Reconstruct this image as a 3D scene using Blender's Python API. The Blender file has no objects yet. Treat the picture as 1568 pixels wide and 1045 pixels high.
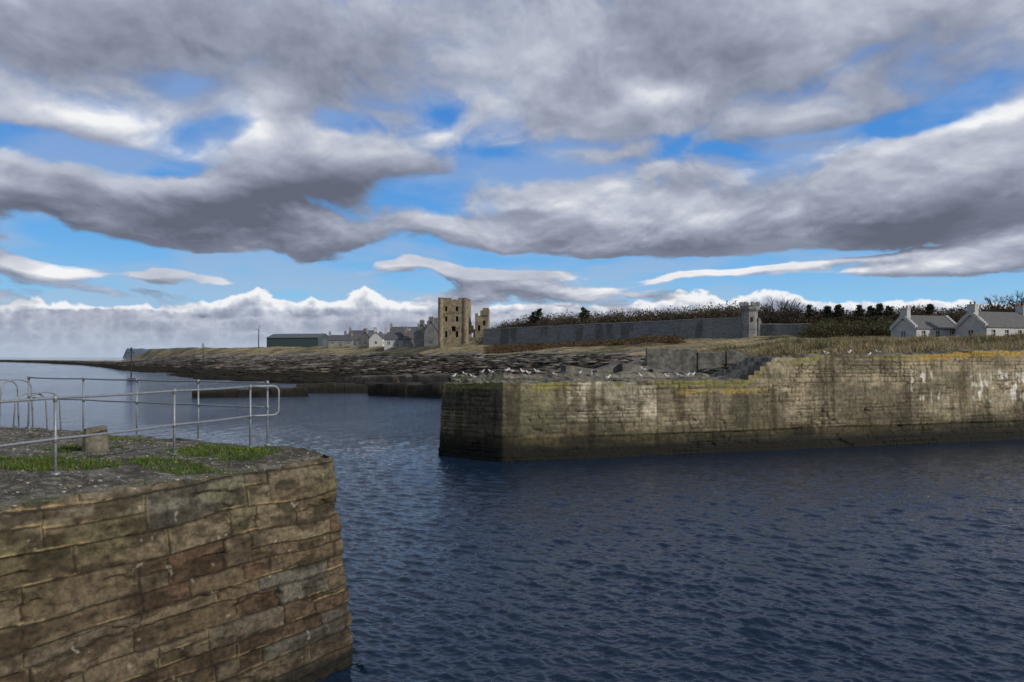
import bpy, math, random
import numpy as np
from mathutils import Vector
random.seed(7); rng=np.random.default_rng(7)
F=1140.0; H=6.0; HY=547.0
def W(px,Y,py=None,Z=None):
    if Z is None: Z=H-(py-HY)*Y/F
    return np.array([(px-784)/F*Y,Y,Z])
scene=bpy.context.scene
# ---------------------------------------------------------------- noise
def _h(ix,iy,seed):
    n=(ix.astype(np.int64)*374761393+iy.astype(np.int64)*668265263+seed*144665+12345)&0x7fffffff
    n=((n^(n>>13))*1274126177)&0x7fffffff
    n=(n^(n>>16))&0xffff
    return n/65535.0
def vn(x,y,seed=0):
    x=np.asarray(x,float);y=np.asarray(y,float)
    xi=np.floor(x);yi=np.floor(y);fx=x-xi;fy=y-yi
    fx=fx*fx*(3-2*fx);fy=fy*fy*(3-2*fy)
    a=_h(xi,yi,seed);b=_h(xi+1,yi,seed);c=_h(xi,yi+1,seed);d=_h(xi+1,yi+1,seed)
    return (a*(1-fx)+b*fx)*(1-fy)+(c*(1-fx)+d*fx)*fy
def fbm(x,y,o=4,seed=0,gain=.5):
    s=0;a=1;t=0;x=np.asarray(x,float);y=np.asarray(y,float)
    for i in range(o):
        s=s+a*vn(x+i*17.3,y+i*9.1,seed+i*31);t+=a;a*=gain
        x,y=(x*.8-y*.6)*2,(x*.6+y*.8)*2
    return s/t
def sst(x,a,b):
    t=np.clip((x-a)/(b-a),0,1);return t*t*(3-2*t)
def mix(a,b,t):
    t=np.asarray(t)[...,None];return np.asarray(a)*(1-t)+np.asarray(b)*t
# ---------------------------------------------------------------- mesh helpers
def new_obj(name,verts,faces,mats,cols=None,midx=None,smooth=False,parent=None):
    me=bpy.data.meshes.new(name)
    verts=np.asarray(verts,float)
    if isinstance(faces,np.ndarray):
        nf,k=faces.shape
        me.vertices.add(len(verts));me.vertices.foreach_set('co',verts.ravel())
        me.loops.add(nf*k);me.loops.foreach_set('vertex_index',faces.ravel().astype(np.int32))
        me.polygons.add(nf);me.polygons.foreach_set('loop_start',np.arange(0,nf*k,k,dtype=np.int32))
        try: me.polygons.foreach_set('loop_total',np.full(nf,k,dtype=np.int32))
        except Exception: pass
        me.update(calc_edges=True)
    else:
        me.from_pydata(verts.tolist(),[],[list(f) for f in faces]);me.update()
    for m in (mats if isinstance(mats,(list,tuple)) else [mats]): me.materials.append(m)
    if cols is not None:
        c=np.ones((len(verts),4));c[:,:3]=cols
        a=me.color_attributes.new(name='Col',type='FLOAT_COLOR',domain='POINT')
        a.data.foreach_set('color',c.ravel())
    if midx is not None: me.polygons.foreach_set('material_index',np.asarray(midx,dtype=np.int32))
    if smooth: me.polygons.foreach_set('use_smooth',np.ones(len(me.polygons),dtype=bool))
    me.validate()
    ob=bpy.data.objects.new(name,me);scene.collection.objects.link(ob)
    if parent: ob.parent=parent
    return ob
def empty(name,loc=(0,0,0),rz=0):
    e=bpy.data.objects.new(name,None);e.location=loc;e.rotation_euler=(0,0,rz);e.empty_display_size=.3
    scene.collection.objects.link(e);return e
def gfaces(n,m,flip=False):
    i=np.arange(n-1)[:,None]*m+np.arange(m-1)[None,:]
    f=np.stack([i,i+m,i+m+1,i+1],-1).reshape(-1,4)
    return f[:,::-1].copy() if flip else f
def grid_obj(name,P,mat,col=None,flip=False,smooth=True,parent=None):
    n,m,_=P.shape
    return new_obj(name,P.reshape(-1,3),gfaces(n,m,flip),mat,None if col is None else col.reshape(-1,3),smooth=smooth,parent=parent)
class MB:
    def __init__(s): s.v=[];s.f=[];s.m=[];s.c=[]
    def add(s,vs,fs,m=0,c=(1,1,1)):
        o=len(s.v);s.v+= [tuple(p) for p in vs];s.f+=[tuple(i+o for i in f) for f in fs];s.m+=[m]*len(fs);s.c+=[c]*len(vs)
    def box(s,x0,x1,y0,y1,z0,z1,m=0,c=(1,1,1),taper=0):
        t=taper
        vs=[(x0,y0,z0),(x1,y0,z0),(x1,y1,z0),(x0,y1,z0),(x0+t,y0+t,z1),(x1-t,y0+t,z1),(x1-t,y1-t,z1),(x0+t,y1-t,z1)]
        s.add(vs,[(3,2,1,0),(4,5,6,7),(0,1,5,4),(1,2,6,5),(2,3,7,6),(3,0,4,7)],m,c)
    def tube(s,pts,r,seg=8,m=0,c=(1,1,1),cap=True):
        pts=[Vector(p) for p in pts];n=len(pts)
        rs=r if hasattr(r,'__len__') else [r]*n
        ref=None;rings=[]
        for i,p in enumerate(pts):
            d=(pts[min(i+1,n-1)]-pts[max(i-1,0)]).normalized()
            if ref is None:
                ref=Vector((0,0,1)) if abs(d.z)<.9 else Vector((1,0,0))
            a=(ref-d*ref.dot(d)).normalized();b=d.cross(a);ref=a
            rings.append([p+(a*math.cos(t)+b*math.sin(t))*rs[i] for t in [2*math.pi*k/seg for k in range(seg)]])
        vs=[q for R in rings for q in R];fs=[]
        for i in range(n-1):
            for k in range(seg):
                k2=(k+1)%seg;fs.append((i*seg+k,i*seg+k2,(i+1)*seg+k2,(i+1)*seg+k))
        if cap: fs.append(tuple(range(seg-1,-1,-1)));fs.append(tuple((n-1)*seg+k for k in range(seg)))
        s.add(vs,fs,m,c)
    def ball(s,c0,rx,ry,rz,m=0,c=(1,1,1),nu=10,nv=7):
        vs=[];fs=[]
        for j in range(nv+1):
            ph=math.pi*j/nv
            for i in range(nu):
                t=2*math.pi*i/nu;vs.append((c0[0]+rx*math.sin(ph)*math.cos(t),c0[1]+ry*math.sin(ph)*math.sin(t),c0[2]+rz*math.cos(ph)))
        for j in range(nv):
            for i in range(nu):
                i2=(i+1)%nu;fs.append((j*nu+i,(j+1)*nu+i,(j+1)*nu+i2,j*nu+i2))
        s.add(vs,fs,m,c)
    def panel(s,xs,zs,solid,y0,y1,m=0,c=(1,1,1)):
        """wall in the xz plane made of solid cells (openings left out)"""
        nx,nz=len(xs)-1,len(zs)-1
        S=lambda i,k: 0<=i<nx and 0<=k<nz and solid(i,k)
        for i in range(nx):
            for k in range(nz):
                if not S(i,k): continue
                a,b,z0,z1=xs[i],xs[i+1],zs[k],zs[k+1]
                s.add([(a,y0,z0),(b,y0,z0),(b,y0,z1),(a,y0,z1)],[(0,1,2,3)],m,c)
                s.add([(a,y1,z0),(b,y1,z0),(b,y1,z1),(a,y1,z1)],[(3,2,1,0)],m,c)
                if not S(i-1,k): s.add([(a,y0,z0),(a,y0,z1),(a,y1,z1),(a,y1,z0)],[(0,1,2,3)],m,c)
                if not S(i+1,k): s.add([(b,y0,z0),(b,y1,z0),(b,y1,z1),(b,y0,z1)],[(0,1,2,3)],m,c)
                if not S(i,k-1): s.add([(a,y0,z0),(a,y1,z0),(b,y1,z0),(b,y0,z0)],[(0,1,2,3)],m,c)
                if not S(i,k+1): s.add([(a,y0,z1),(b,y0,z1),(b,y1,z1),(a,y1,z1)],[(0,1,2,3)],m,c)
    def side(s,x0,ys,zs,solid,t):
        m2=MB();m2.panel(ys,zs,solid,0,t);off=len(s.v)
        for v in m2.v: s.v.append((x0+v[1],v[0],v[2]))
        s.f+=[tuple(i+off for i in f[::-1]) for f in m2.f];s.m+=m2.m;s.c+=m2.c
    def obj(s,name,mats,parent=None,smooth=False,col=False):
        return new_obj(name,s.v,s.f,mats,np.array(s.c) if col else None,s.m,smooth,parent)
# ---------------------------------------------------------------- materials
def mat(name,col=(.5,.5,.5),rough=.85,var=.35,vs=3.0,bump=0.0,bs=12.0,attr=False,metal=0,spec=.3,col2=None,det=6):
    m=bpy.data.materials.new(name);m.use_nodes=True
    nt=m.node_tree;N=nt.nodes;L=nt.links;b=N['Principled BSDF']
    b.inputs['Roughness'].default_value=rough;b.inputs['Metallic'].default_value=metal
    b.inputs['Specular IOR Level'].default_value=spec
    g=N.new('ShaderNodeNewGeometry')
    n=N.new('ShaderNodeTexNoise');n.inputs['Scale'].default_value=vs;n.inputs['Detail'].default_value=det;n.inputs['Roughness'].default_value=.65
    L.new(g.outputs['Position'],n.inputs['Vector'])
    mr=N.new('ShaderNodeMapRange');mr.inputs['From Min'].default_value=.3;mr.inputs['From Max'].default_value=.7
    mr.inputs['To Min'].default_value=1-var;mr.inputs['To Max'].default_value=1+var
    L.new(n.outputs['Fac'],mr.inputs['Value'])
    if attr:
        a=N.new('ShaderNodeAttribute');a.attribute_name='Col';src=a.outputs['Color']
    elif col2 is not None:
        n2=N.new('ShaderNodeTexNoise');n2.inputs['Scale'].default_value=vs*.37;n2.inputs['Detail'].default_value=5
        L.new(g.outputs['Position'],n2.inputs['Vector'])
        r=N.new('ShaderNodeValToRGB');r.color_ramp.elements[0].position=.4;r.color_ramp.elements[1].position=.6
        r.color_ramp.elements[0].color=(*col,1);r.color_ramp.elements[1].color=(*col2,1)
        L.new(n2.outputs['Fac'],r.inputs['Fac']);src=r.outputs['Color']
    else:
        r=N.new('ShaderNodeRGB');r.outputs[0].default_value=(*col,1);src=r.outputs[0]
    v=N.new('ShaderNodeVectorMath');v.operation='SCALE'
    L.new(src,v.inputs[0]);L.new(mr.outputs['Result'],v.inputs['Scale'])
    L.new(v.outputs['Vector'],b.inputs['Base Color'])
    if bump>0:
        n3=N.new('ShaderNodeTexNoise');n3.inputs['Scale'].default_value=bs;n3.inputs['Detail'].default_value=6;n3.inputs['Roughness'].default_value=.7
        L.new(g.outputs['Position'],n3.inputs['Vector'])
        bp=N.new('ShaderNodeBump');bp.inputs['Strength'].default_value=1;bp.inputs['Distance'].default_value=bump
        L.new(n3.outputs['Fac'],bp.inputs['Height']);L.new(bp.outputs['Normal'],b.inputs['Normal'])
    return m
M_wallN=mat('harbour_stone_near',attr=True,vs=9,var=.6,bump=.045,bs=16)
M_wallF=mat('harbour_stone_far',attr=True,vs=4,var=.5,bump=.07,bs=5)
M_terr=mat('shore_ground',attr=True,vs=.8,var=.5,bump=.3,bs=1.2,det=8,rough=.95,spec=.1)
M_ground=mat('pier_gravel',attr=True,vs=22,var=.65,bump=.03,bs=35,rough=.95)
M_leaf=mat('vegetation',attr=True,vs=.6,var=.35,rough=.9,spec=.1,det=3)
M_grass=mat('grass_blades',attr=True,vs=3,var=.3,rough=.8,spec=.15,det=2)
M_rock=mat('rock_stone',attr=True,vs=2.5,var=.4,bump=.06,bs=5)
M_galv=mat('galvanised_steel',(.24,.26,.29),rough=.5,var=.3,vs=20,metal=.4,spec=.4)
M_castle=mat('castle_sandstone',(.18,.15,.105),col2=(.28,.235,.165),vs=1.2,var=.4,bump=.15,bs=2.5)
M_grey=mat('grey_stone',(.17,.175,.18),col2=(.23,.23,.23),vs=1.5,var=.3,bump=.08,bs=3)
M_white=mat('white_harling',(.40,.41,.42),vs=1.2,var=.18,bump=.02,bs=8)
M_slate=mat('slate_roof',(.08,.085,.10),vs=3,var=.25,bump=.03,bs=6,rough=.6)
M_slateL=mat('old_slate_roof',(.105,.105,.11),vs=3,var=.35,bump=.03,bs=6,rough=.7)
M_glass=mat('window_glass',(.02,.025,.03),rough=.1,var=.1,spec=.6)
M_dark=mat('interior_shade_black',(.012,.012,.012),var=.1)  # near-black colour standing in for shade inside openings
M_shed=mat('shed_cladding',(.05,.075,.085),vs=2,var=.15,rough=.5)
M_shedr=mat('shed_roof',(.09,.105,.115),vs=2,var=.15,rough=.5)
M_pot=mat('chimney_pot_clay',(.35,.12,.06),vs=4,var=.2)
M_conc=mat('concrete',(.17,.165,.145),col2=(.09,.09,.08),vs=2.5,var=.45,bump=.04,bs=6)
M_white2=mat('white_paint',(.6,.6,.6),vs=3,var=.1,rough=.5)
M_darkm=mat('dark_paint_metal',(.03,.03,.035),vs=3,var=.1,rough=.5)
M_gull=mat('gull_feathers',attr=True,vs=20,var=.08,rough=.7)
M_bark=mat('bark',(.035,.027,.022),vs=3,var=.3)
M_stone_boll=mat('bollard_stone',(.1,.085,.06),col2=(.16,.15,.12),vs=10,var=.4,bump=.03,bs=18)
# ---------------------------------------------------------------- masonry layout
def masonry(u,z,zmin,zmax,ch,bw,seed,warp=.02,split=0.):
    R=np.random.default_rng(seed)
    zz=z+(fbm(u*.6,z*.6,3,seed+5)-.5)*warp*2
    b=[zmin]
    while b[-1]<zmax+1: b.append(b[-1]+R.uniform(*ch))
    b=np.array(b);ci=np.clip(np.searchsorted(b,zz)-1,0,len(b)-2)
    hgt=b[ci+1]-b[ci];below=zz-b[ci]
    dz=np.minimum(below,b[ci+1]-zz)
    du=np.full(u.shape,9.);rid=np.zeros(u.shape);rid2=np.zeros(u.shape)
    uu=u+(fbm(u*.9+9,z*2,2,seed+8)-.5)*.07
    u0=u.min()-3;u1=u.max()+3
    for c in range(len(b)-1):
        mk=ci==c
        j=[u0-R.uniform(0,1)]
        while j[-1]<u1: j.append(j[-1]+bw[0]+(bw[1]-bw[0])*R.random()**1.5)
        j=np.array(j);r1=R.random(len(j));r2=R.random(len(j))
        if not mk.any(): continue
        k=np.clip(np.searchsorted(j,uu[mk])-1,0,len(j)-2)
        du[mk]=np.minimum(uu[mk]-j[k],j[k+1]-uu[mk]);rid[mk]=r1[k];rid2[mk]=r2[k]
    ed=np.minimum(du,dz)
    if split>0:
        sp=(rid2<split)&(hgt>(ch[0]+ch[1])*.45);ps=hgt*(.35+.3*rid)
        ds=np.abs(below-ps);ed=np.where(sp,np.minimum(ed,ds),ed)
        up=sp&(below>ps);rid=np.where(up,(rid*7.13+.37)%1,rid);below=np.where(up,below-ps,below)
    return ed,rid,rid2,below,du
def polyline(pts,us):
    pts=np.array(pts,float);seg=np.diff(pts,axis=0);L=np.hypot(seg[:,0],seg[:,1]);c=np.concatenate([[0],np.cumsum(L)])
    x=np.interp(us,c,pts[:,0]);y=np.interp(us,c,pts[:,1])
    def nrm(u):
        i=np.clip(np.searchsorted(c,u,side='right')-1,0,len(seg)-1);d=seg[i]/L[i][:,None]
        return np.stack([d[:,1],-d[:,0]],-1)
    n=sum(nrm(us+o) for o in np.linspace(-.18,.18,9));n/=np.linalg.norm(n,axis=1)[:,None]
    return np.stack([x,y],-1),n,c
# ================================================================ FAR PIER
FP=[(-4,54),(-4.2,45.6),(-0.5,42.7),(37.6,54.7),(80,68.06)]
_,_,FC=polyline(FP,np.array([0.]))
def far_u(px): 
    Y=136.07/(3.175-(px-784)/F);return FC[2]+(Y-42.7)/12*(FC[3]-FC[2])
us=np.concatenate([np.arange(0,FC[1],.15),np.arange(FC[1],FC[3]+1,.05),np.arange(FC[3]+1,FC[4],.3)])
uS0,uS1=far_u(1146),far_u(1192)
def far_top(u):
    z=np.interp(u,[0,FC[1],FC[2],uS0],[4.35,4.33,4.5,4.53])
    st=np.floor(np.clip((u-uS0)/(uS1-uS0),0,.999)*5+1)/5
    z=np.where(u>uS0,4.53+st*1.42,z)
    z=z+np.where(u>uS1,(u-uS1)*.0235,0)
    return z+((vn(u*.9,u*0,3)-.5)*.14+(vn(u*4,u*0,4)-.5)*.09)*(1-.8*((u>uS0)&(u<uS1)))
T,N_,_=polyline(FP,us);zt=far_top(us)
ns=100;s=np.linspace(0,1,ns)
Z=-1+s[None,:]*(zt[:,None]+1);U=np.repeat(us[:,None],ns,1)
ed,r1,r2,bel,du=masonry(U,Z,-1,7,(.18,.36),(.45,1.7),11,warp=.05,split=.2)
rough=sst(fbm(U*.35,Z*.8,3,77),.42,.6)
disp=.06*r1*rough+.05*fbm(U*1.5,Z*3,4,2)-.07*np.exp(-(ed/.035)**2)*(.2+rough)
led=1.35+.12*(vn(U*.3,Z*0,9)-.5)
disp+=-.12*sst(Z,led+.03,led-.05)*sst(Z,.55,.9)*sst(U,FC[2]+2,FC[2]+9)
disp+=-.10*np.clip(sst(fbm(U*.8,Z*1.6,4,21),.66,.74),0,1)*sst(Z,3.2,2.2)
Pm=np.zeros(U.shape+(3,))
off=.28*(1-Z/4.5)+disp
Pm[...,0]=T[:,0:1]+N_[:,0:1]*off;Pm[...,1]=T[:,1:2]+N_[:,1:2]*off;Pm[...,2]=Z
stone=mix((.205,.18,.125),(.125,.11,.078),sst(r1+.5*fbm(U*.7,Z*.7,4,31),.4,1.2))
stone=mix(stone,(.33,.285,.20),sst(U,uS0-2,uS1)*.6*sst(Z,1.2,3.5))
stone=mix(stone,(.125,.12,.07),.6*sst(U,FC[2]+3,FC[1]+1)*sst(Z,1,3))
pl=sst(U,far_u(862),far_u(866))*sst(U,far_u(1007),far_u(1003))*sst(Z+.6*fbm(U*.6,Z*2,3,8),2.3,2.8)
stone=mix(stone,(.48,.44,.35),pl*.9*sst(fbm(U*1.1,Z*1.8,4,14),.25,.5))
pl2=sst(U,far_u(775),far_u(800))*sst(U,far_u(860),far_u(840))*sst(Z,1.8,2.6)
stone=mix(stone,(.26,.245,.15),pl2*.65)
stk=fbm(U*3.0,Z*.35,4,41);stone=stone*mix((1,1,1),(.45,.43,.39),sst(stk,.46,.68)*.85)
blot=fbm(U*.45,Z*.9,5,43);stone=stone*mix((.58,.58,.55),(1.22,1.2,1.15),sst(blot,.32,.68))
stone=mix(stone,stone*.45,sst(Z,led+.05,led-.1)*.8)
stone=mix(stone,(.05,.045,.03),np.exp(-(ed/.028)**2)*(.4+.5*rough))
for pj in (865,1005,1140,1265,1385,1490):
    stone=mix(stone,(.05,.045,.035),np.exp(-((U-far_u(pj)-.05*(vn(Z*3,Z*0,pj)-.5))/.05)**2)*.8)
yl=sst(Z+.5*fbm(U*1.5,Z*1.5,3,51),zt[:,None]-.35,zt[:,None]+.1)
stone=mix(stone,(.34,.23,.045),yl*.85*sst(U,far_u(1375),far_u(1430)))
stone=mix(stone,(.21,.20,.055),yl*.65*sst(U,far_u(1430),far_u(1375))*sst(fbm(U*.5,Z*.5,3,52),.38,.58))
yl=sst(U,far_u(1020),far_u(1060))*sst(U,far_u(1180),far_u(1165))*sst(Z,3.55,3.75)*sst(Z,4.05,3.9)*sst(fbm(U*1.4,Z*2,3,53),.45,.6)
stone=mix(stone,(.38,.27,.06),yl*.6)
wz=np.clip(sst(U,far_u(1385),far_u(1400))*sst(U,far_u(1450),far_u(1435))+sst(U,far_u(1480),far_u(1495)),0,1)
wz=wz*sst(vn(U*7,Z*1.3,61)*.5+vn(U*3,Z*3.2,62)*.5,.60,.70)*sst(Z,2.4,3.4)*sst(Z,5.4,4.6)
stone=mix(stone,(.68,.67,.63),wz*.75)
wet=sst(Z+.5*(fbm(U*.8,Z*.5,4,71)-.5),1.15,.55);stone=mix(stone,(.010,.011,.008),wet*.95)
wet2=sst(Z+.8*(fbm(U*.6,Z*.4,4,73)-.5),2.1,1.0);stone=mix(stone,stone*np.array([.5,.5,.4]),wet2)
far_pier=empty('harbour_pier')
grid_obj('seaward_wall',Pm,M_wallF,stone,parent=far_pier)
i1=np.searchsorted(us,FC[1]);usT=us[i1:];TT=T[i1:]
wid=np.interp(usT,[FC[1],FC[2],uS0,uS1,uS1+2],[7.5,9.5,8.5,5,3.2])
nt_=40;ss=np.linspace(0,1,nt_)
back=np.stack([TT[:,0],TT[:,1]+wid],-1)
edge=Pm[i1:,-1,:2]
PT=np.zeros((len(usT),nt_,3));PT[...,:2]=edge[:,None,:]*(1-ss[None,:,None])+back[:,None,:]*ss[None,:,None]
ztT=zt[i1:];onst=((usT>uS0)&(usT<uS1))[:,None]
PT[...,2]=ztT[:,None]+(fbm(PT[...,0]*.8,PT[...,1]*.8,4,91)-.45)*.45*sst(ss,.02,.15)[None,:]*(1-.9*onst)+.25*sst(ss,.75,.8)[None,:]*sst(usT,uS0,uS0-2)[:,None]
ct=mix((.07,.063,.048),(.22,.20,.155),sst(fbm(PT[...,0]*.9,PT[...,1]*2,5,92),.3,.7))
ct=mix(ct,(.05,.065,.022),sst(fbm(PT[...,0]*.5,PT[...,1]*.9,3,93),.42,.58)*sst(usT,FC[2]+12,FC[1])[:,None])
grid_obj('pier_top',PT,M_wallF,ct,flip=True,parent=far_pier,smooth=False)
BK=np.zeros((len(usT),2,3));BK[:,0]=PT[:,-1];BK[:,1]=PT[:,-1];BK[:,1,2]=-1
grid_obj('back_wall',BK,M_conc,flip=True,parent=far_pier)
# ================================================================ NEAR PIER
NPt=[(-14,-1.15),(-6.7,9.8),(-3.5,14.6),(-4.2,15.95),(-30,30)]
_,_,NC=polyline(NPt,np.array([0.]))
us=np.concatenate([np.arange(0,NC[1]-3,.12),np.arange(NC[1]-3,NC[3]+1,.018),np.arange(NC[3]+1,NC[4],.2)])
T,N_,_=polyline(NPt,us)
zt=4.0+(vn(us*1.1,us*0,3)-.5)*.11+(vn(us*5,us*0,4)-.5)*.06
ns=250;s=np.linspace(0,1,ns)
Z=-.6+s[None,:]*(zt[:,None]+.6);U=np.repeat(us[:,None],ns,1)
ed,r1,r2,bel,du=masonry(U,Z,-.6,4.0,(.22,.56),(.45,2.3),29,warp=.10,split=.33)
disp=.055*r1+.06*fbm(U*2.2,Z*3.5,5,2)-.045*np.exp(-(ed/.018)**2)*(.3+.7*r2)+.045*fbm(U*5,Z*18,4,6)
disp-=.07*sst(fbm(U*1.3,Z*3.0,5,121),.58,.66)
off=.38*(1-Z/4.0)+disp-.06
off=off-.06*sst(Z,zt[:,None]-.08,zt[:,None])
Pm=np.zeros(U.shape+(3,))
Pm[...,0]=T[:,0:1]+N_[:,0:1]*off;Pm[...,1]=T[:,1:2]+N_[:,1:2]*off;Pm[...,2]=Z
big=fbm(U*.5,Z*.6,4,131)
st=mix((.092,.068,.041),(.14,.112,.074),sst(r1*.6+big*.6,.3,.85))
st=mix(st,(.098,.098,.088),sst(r2,.80,.92)*.6)
st=mix(st,(.085,.050,.030),sst(((r1*13.7)%1),.25,.05)*.7)
st=mix(st,(.092,.088,.042),sst(fbm(U*.9,Z*1.2,4,133),.46,.66)*sst(Z,1.8,3.6)*.55)
st=mix(st,(.17,.155,.12),sst(Z,3.55,3.75)*.25)
st=st*mix((1.15,1.15,1.15),(.36,.35,.32),sst(fbm(U*2.2,Z*6,6,135),.40,.66)*.85)
mort=np.exp(-(ed/.014)**2)
mtype=sst(fbm(U*.8,Z*2.2,3,137),.5,.62)
st=mix(st,(.014,.011,.007),mort*.85)
pale=np.exp(-((bel-.03)/.014)**2)*mtype*sst(fbm(U*5,Z*5,2,1371),.35,.55)
st=mix(st,(.38,.28,.14),pale*.85)
pale=np.exp(-((du-.025)/.013)**2)*sst(fbm(U*1.3,Z*1.7,3,138),.6,.66);st=mix(st,(.30,.24,.14),pale*.5)
sp=sst(fbm(U*7,Z*7,3,139),.80,.85);st=mix(st,(.38,.37,.30),sp*.5)
wet=sst(Z+.5*(fbm(U*.9,Z,4,141)-.5),.55,.15);st=mix(st,(.010,.010,.007),wet*.9)
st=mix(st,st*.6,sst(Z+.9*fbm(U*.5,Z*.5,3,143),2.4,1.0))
near_pier=empty('stone_quay')
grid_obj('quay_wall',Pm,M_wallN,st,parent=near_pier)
nu,nv=620,330
tu=np.linspace(0,1,nu)
Ledge=Pm[:,-1,:]
fu=np.interp(tu,[0,1],[0,NC[2]]);bu=np.interp(tu,[0,1],[NC[4],NC[3]])
fe=np.stack([np.interp(fu,us,Ledge[:,0]),np.interp(fu,us,Ledge[:,1])],-1);be=np.stack([np.interp(bu,us,Ledge[:,0]),np.interp(bu,us,Ledge[:,1])],-1)
fz=np.interp(fu,us,zt);bz=np.interp(bu,us,zt)
sv=np.linspace(0,1,nv);sv=sv**1.25
PT=np.zeros((nu,nv,3));PT[...,:2]=fe[:,None]*(1-sv)[None,:,None]+be[:,None]*sv[None,:,None]
x,y=PT[...,0],PT[...,1]
def segd(x,y,a,b):
    ax,ay=a;bx,by=b;dx,dy=bx-ax,by-ay;t=np.clip(((x-ax)*dx+(y-ay)*dy)/(dx*dx+dy*dy),0,1)
    return np.hypot(x-ax-t*dx,y-ay-t*dy)
dF=np.minimum(segd(x,y,NPt[0],NPt[1]),segd(x,y,NPt[1],NPt[2]));dB=segd(x,y,NPt[3],NPt[4])
def quay_z(x,y):
    dF=np.minimum(segd(x,y,NPt[0],NPt[1]),segd(x,y,NPt[1],NPt[2]));dB=np.minimum(segd(x,y,NPt[3],NPt[4]),segd(x,y,NPt[2],NPt[3]))
    d=np.minimum(dF,dB)
    return 4.0+.10*sst(d,.5,1.5)+(fbm(x*1.1,y*1.1,4,151)-.5)*.12*sst(d,.1,1)+(fbm(x*7,y*7,3,153)-.5)*.04
base=fz[:,None]*(1-sv)[None]+bz[:,None]*sv[None]
dd=np.minimum(dF,dB)
PT[...,2]=mix(base[...,None],quay_z(x,y)[...,None],sst(dd,.0,.25))[...,0]
cj=np.abs(((fu[:,None]+.15*vn(fu[:,None]*.9,fu[:,None]*0,7))%1.05)-.5)
cop=sst(dF+.12*fbm(x*3,y*3,2,9),.62,.55)
PT[...,2]-=.03*np.exp(-(cj/.02)**2)*cop
def quay_masks(x,y):
    px=784+F*x/np.maximum(y,.5);py=HY+F*1.92/np.maximum(y,.5)
    px=px+60*(fbm(x*1.7,y*1.7,4,161)-.5);py=py+16*(fbm(x*1.9+5,y*1.9,4,163)-.5)
    g=np.zeros(x.shape)
    for cx,cy,rx,ry in ((60,712,150,11),(340,694,85,11),(255,712,60,8),(185,672,45,6),(385,688,45,6),(-80,700,90,12),(130,690,60,4),(310,715,60,5)):
        g=np.maximum(g,1-((px-cx)/rx)**2-((py-cy)/ry)**2)
    return sst(g+.45*(fbm(x*6,y*6,3,165)-.5),.0,.35)
gm=quay_masks(x,y)
grav=mix((.07,.064,.054),(.19,.175,.155),sst(fbm(x*9,y*9,4,167),.35,.7))
grav=mix(grav,(.05,.042,.03),sst(fbm(x*1.4,y*1.4,4,169),.5,.7)*.7)
copc=mix((.13,.11,.08),(.22,.20,.165),fbm(x*3,y*3,4,171));copc=mix(copc,(.03,.028,.02),np.exp(-(cj/.025)**2)*.8)
copc=mix(copc,(.07,.085,.03),sst(fbm(x*2.3,y*2.3,4,173),.5,.62)*.8)
cg=mix(grav,copc,cop);cg=mix(cg,(.035,.06,.012),gm*.9)
grid_obj('quay_top',PT,M_ground,cg,flip=True,parent=near_pier)
n=110000
a=rng.random(n);b=rng.random(n)
gx=-3.5-a*12;gy=8.5+b*14
g=quay_masks(gx,gy)
def inside(x,y,poly):
    c=np.zeros(x.shape,bool);n=len(poly)
    for i in range(n):
        x0,y0=poly[i];x1,y1=poly[(i+1)%n]
        c^=((y0>y)!=(y1>y))&(x<(x1-x0)*(y-y0)/((y1-y0)+1e-9)+x0)
    return c
k=(g>.35)&inside(gx,gy,NPt)&(rng.random(n)<g)
k|=inside(gx,gy,NPt)&(rng.random(n)<.015)
gx,gy=gx[k],gy[k]
def blades(name,x,y,z,h,w,cols,mt,lean=.5,parent=None):
    n=len(x);th=rng.random(n)*2*np.pi;le=rng.normal(0,lean,(n,2))*h[:,None]
    v=np.zeros((n,3,3));dx=np.cos(th)*w;dy=np.sin(th)*w
    v[:,0]=np.stack([x-dx,y-dy,z-.03],-1);v[:,1]=np.stack([x+dx,y+dy,z-.03],-1);v[:,2]=np.stack([x+le[:,0],y+le[:,1],z+h],-1)
    c=np.repeat(cols[:,None,:],3,1);c[:,:2]*=.6
    return new_obj(name,v.reshape(-1,3),np.arange(n*3).reshape(n,3),mt,c.reshape(-1,3),parent=parent)
nb=len(gx);gc=mix((.05,.10,.012),(.12,.18,.03),rng.random(nb))
gc=mix(gc,(.2,.16,.07),(rng.random(nb)<.15)*.8)
blades('quay_grass',gx,gy,quay_z(gx,gy),.02+.06*rng.random(nb)**2+.03*fbm(gx*2,gy*2,3,5),.008+.008*rng.random(nb),gc,M_grass,.6)
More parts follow.
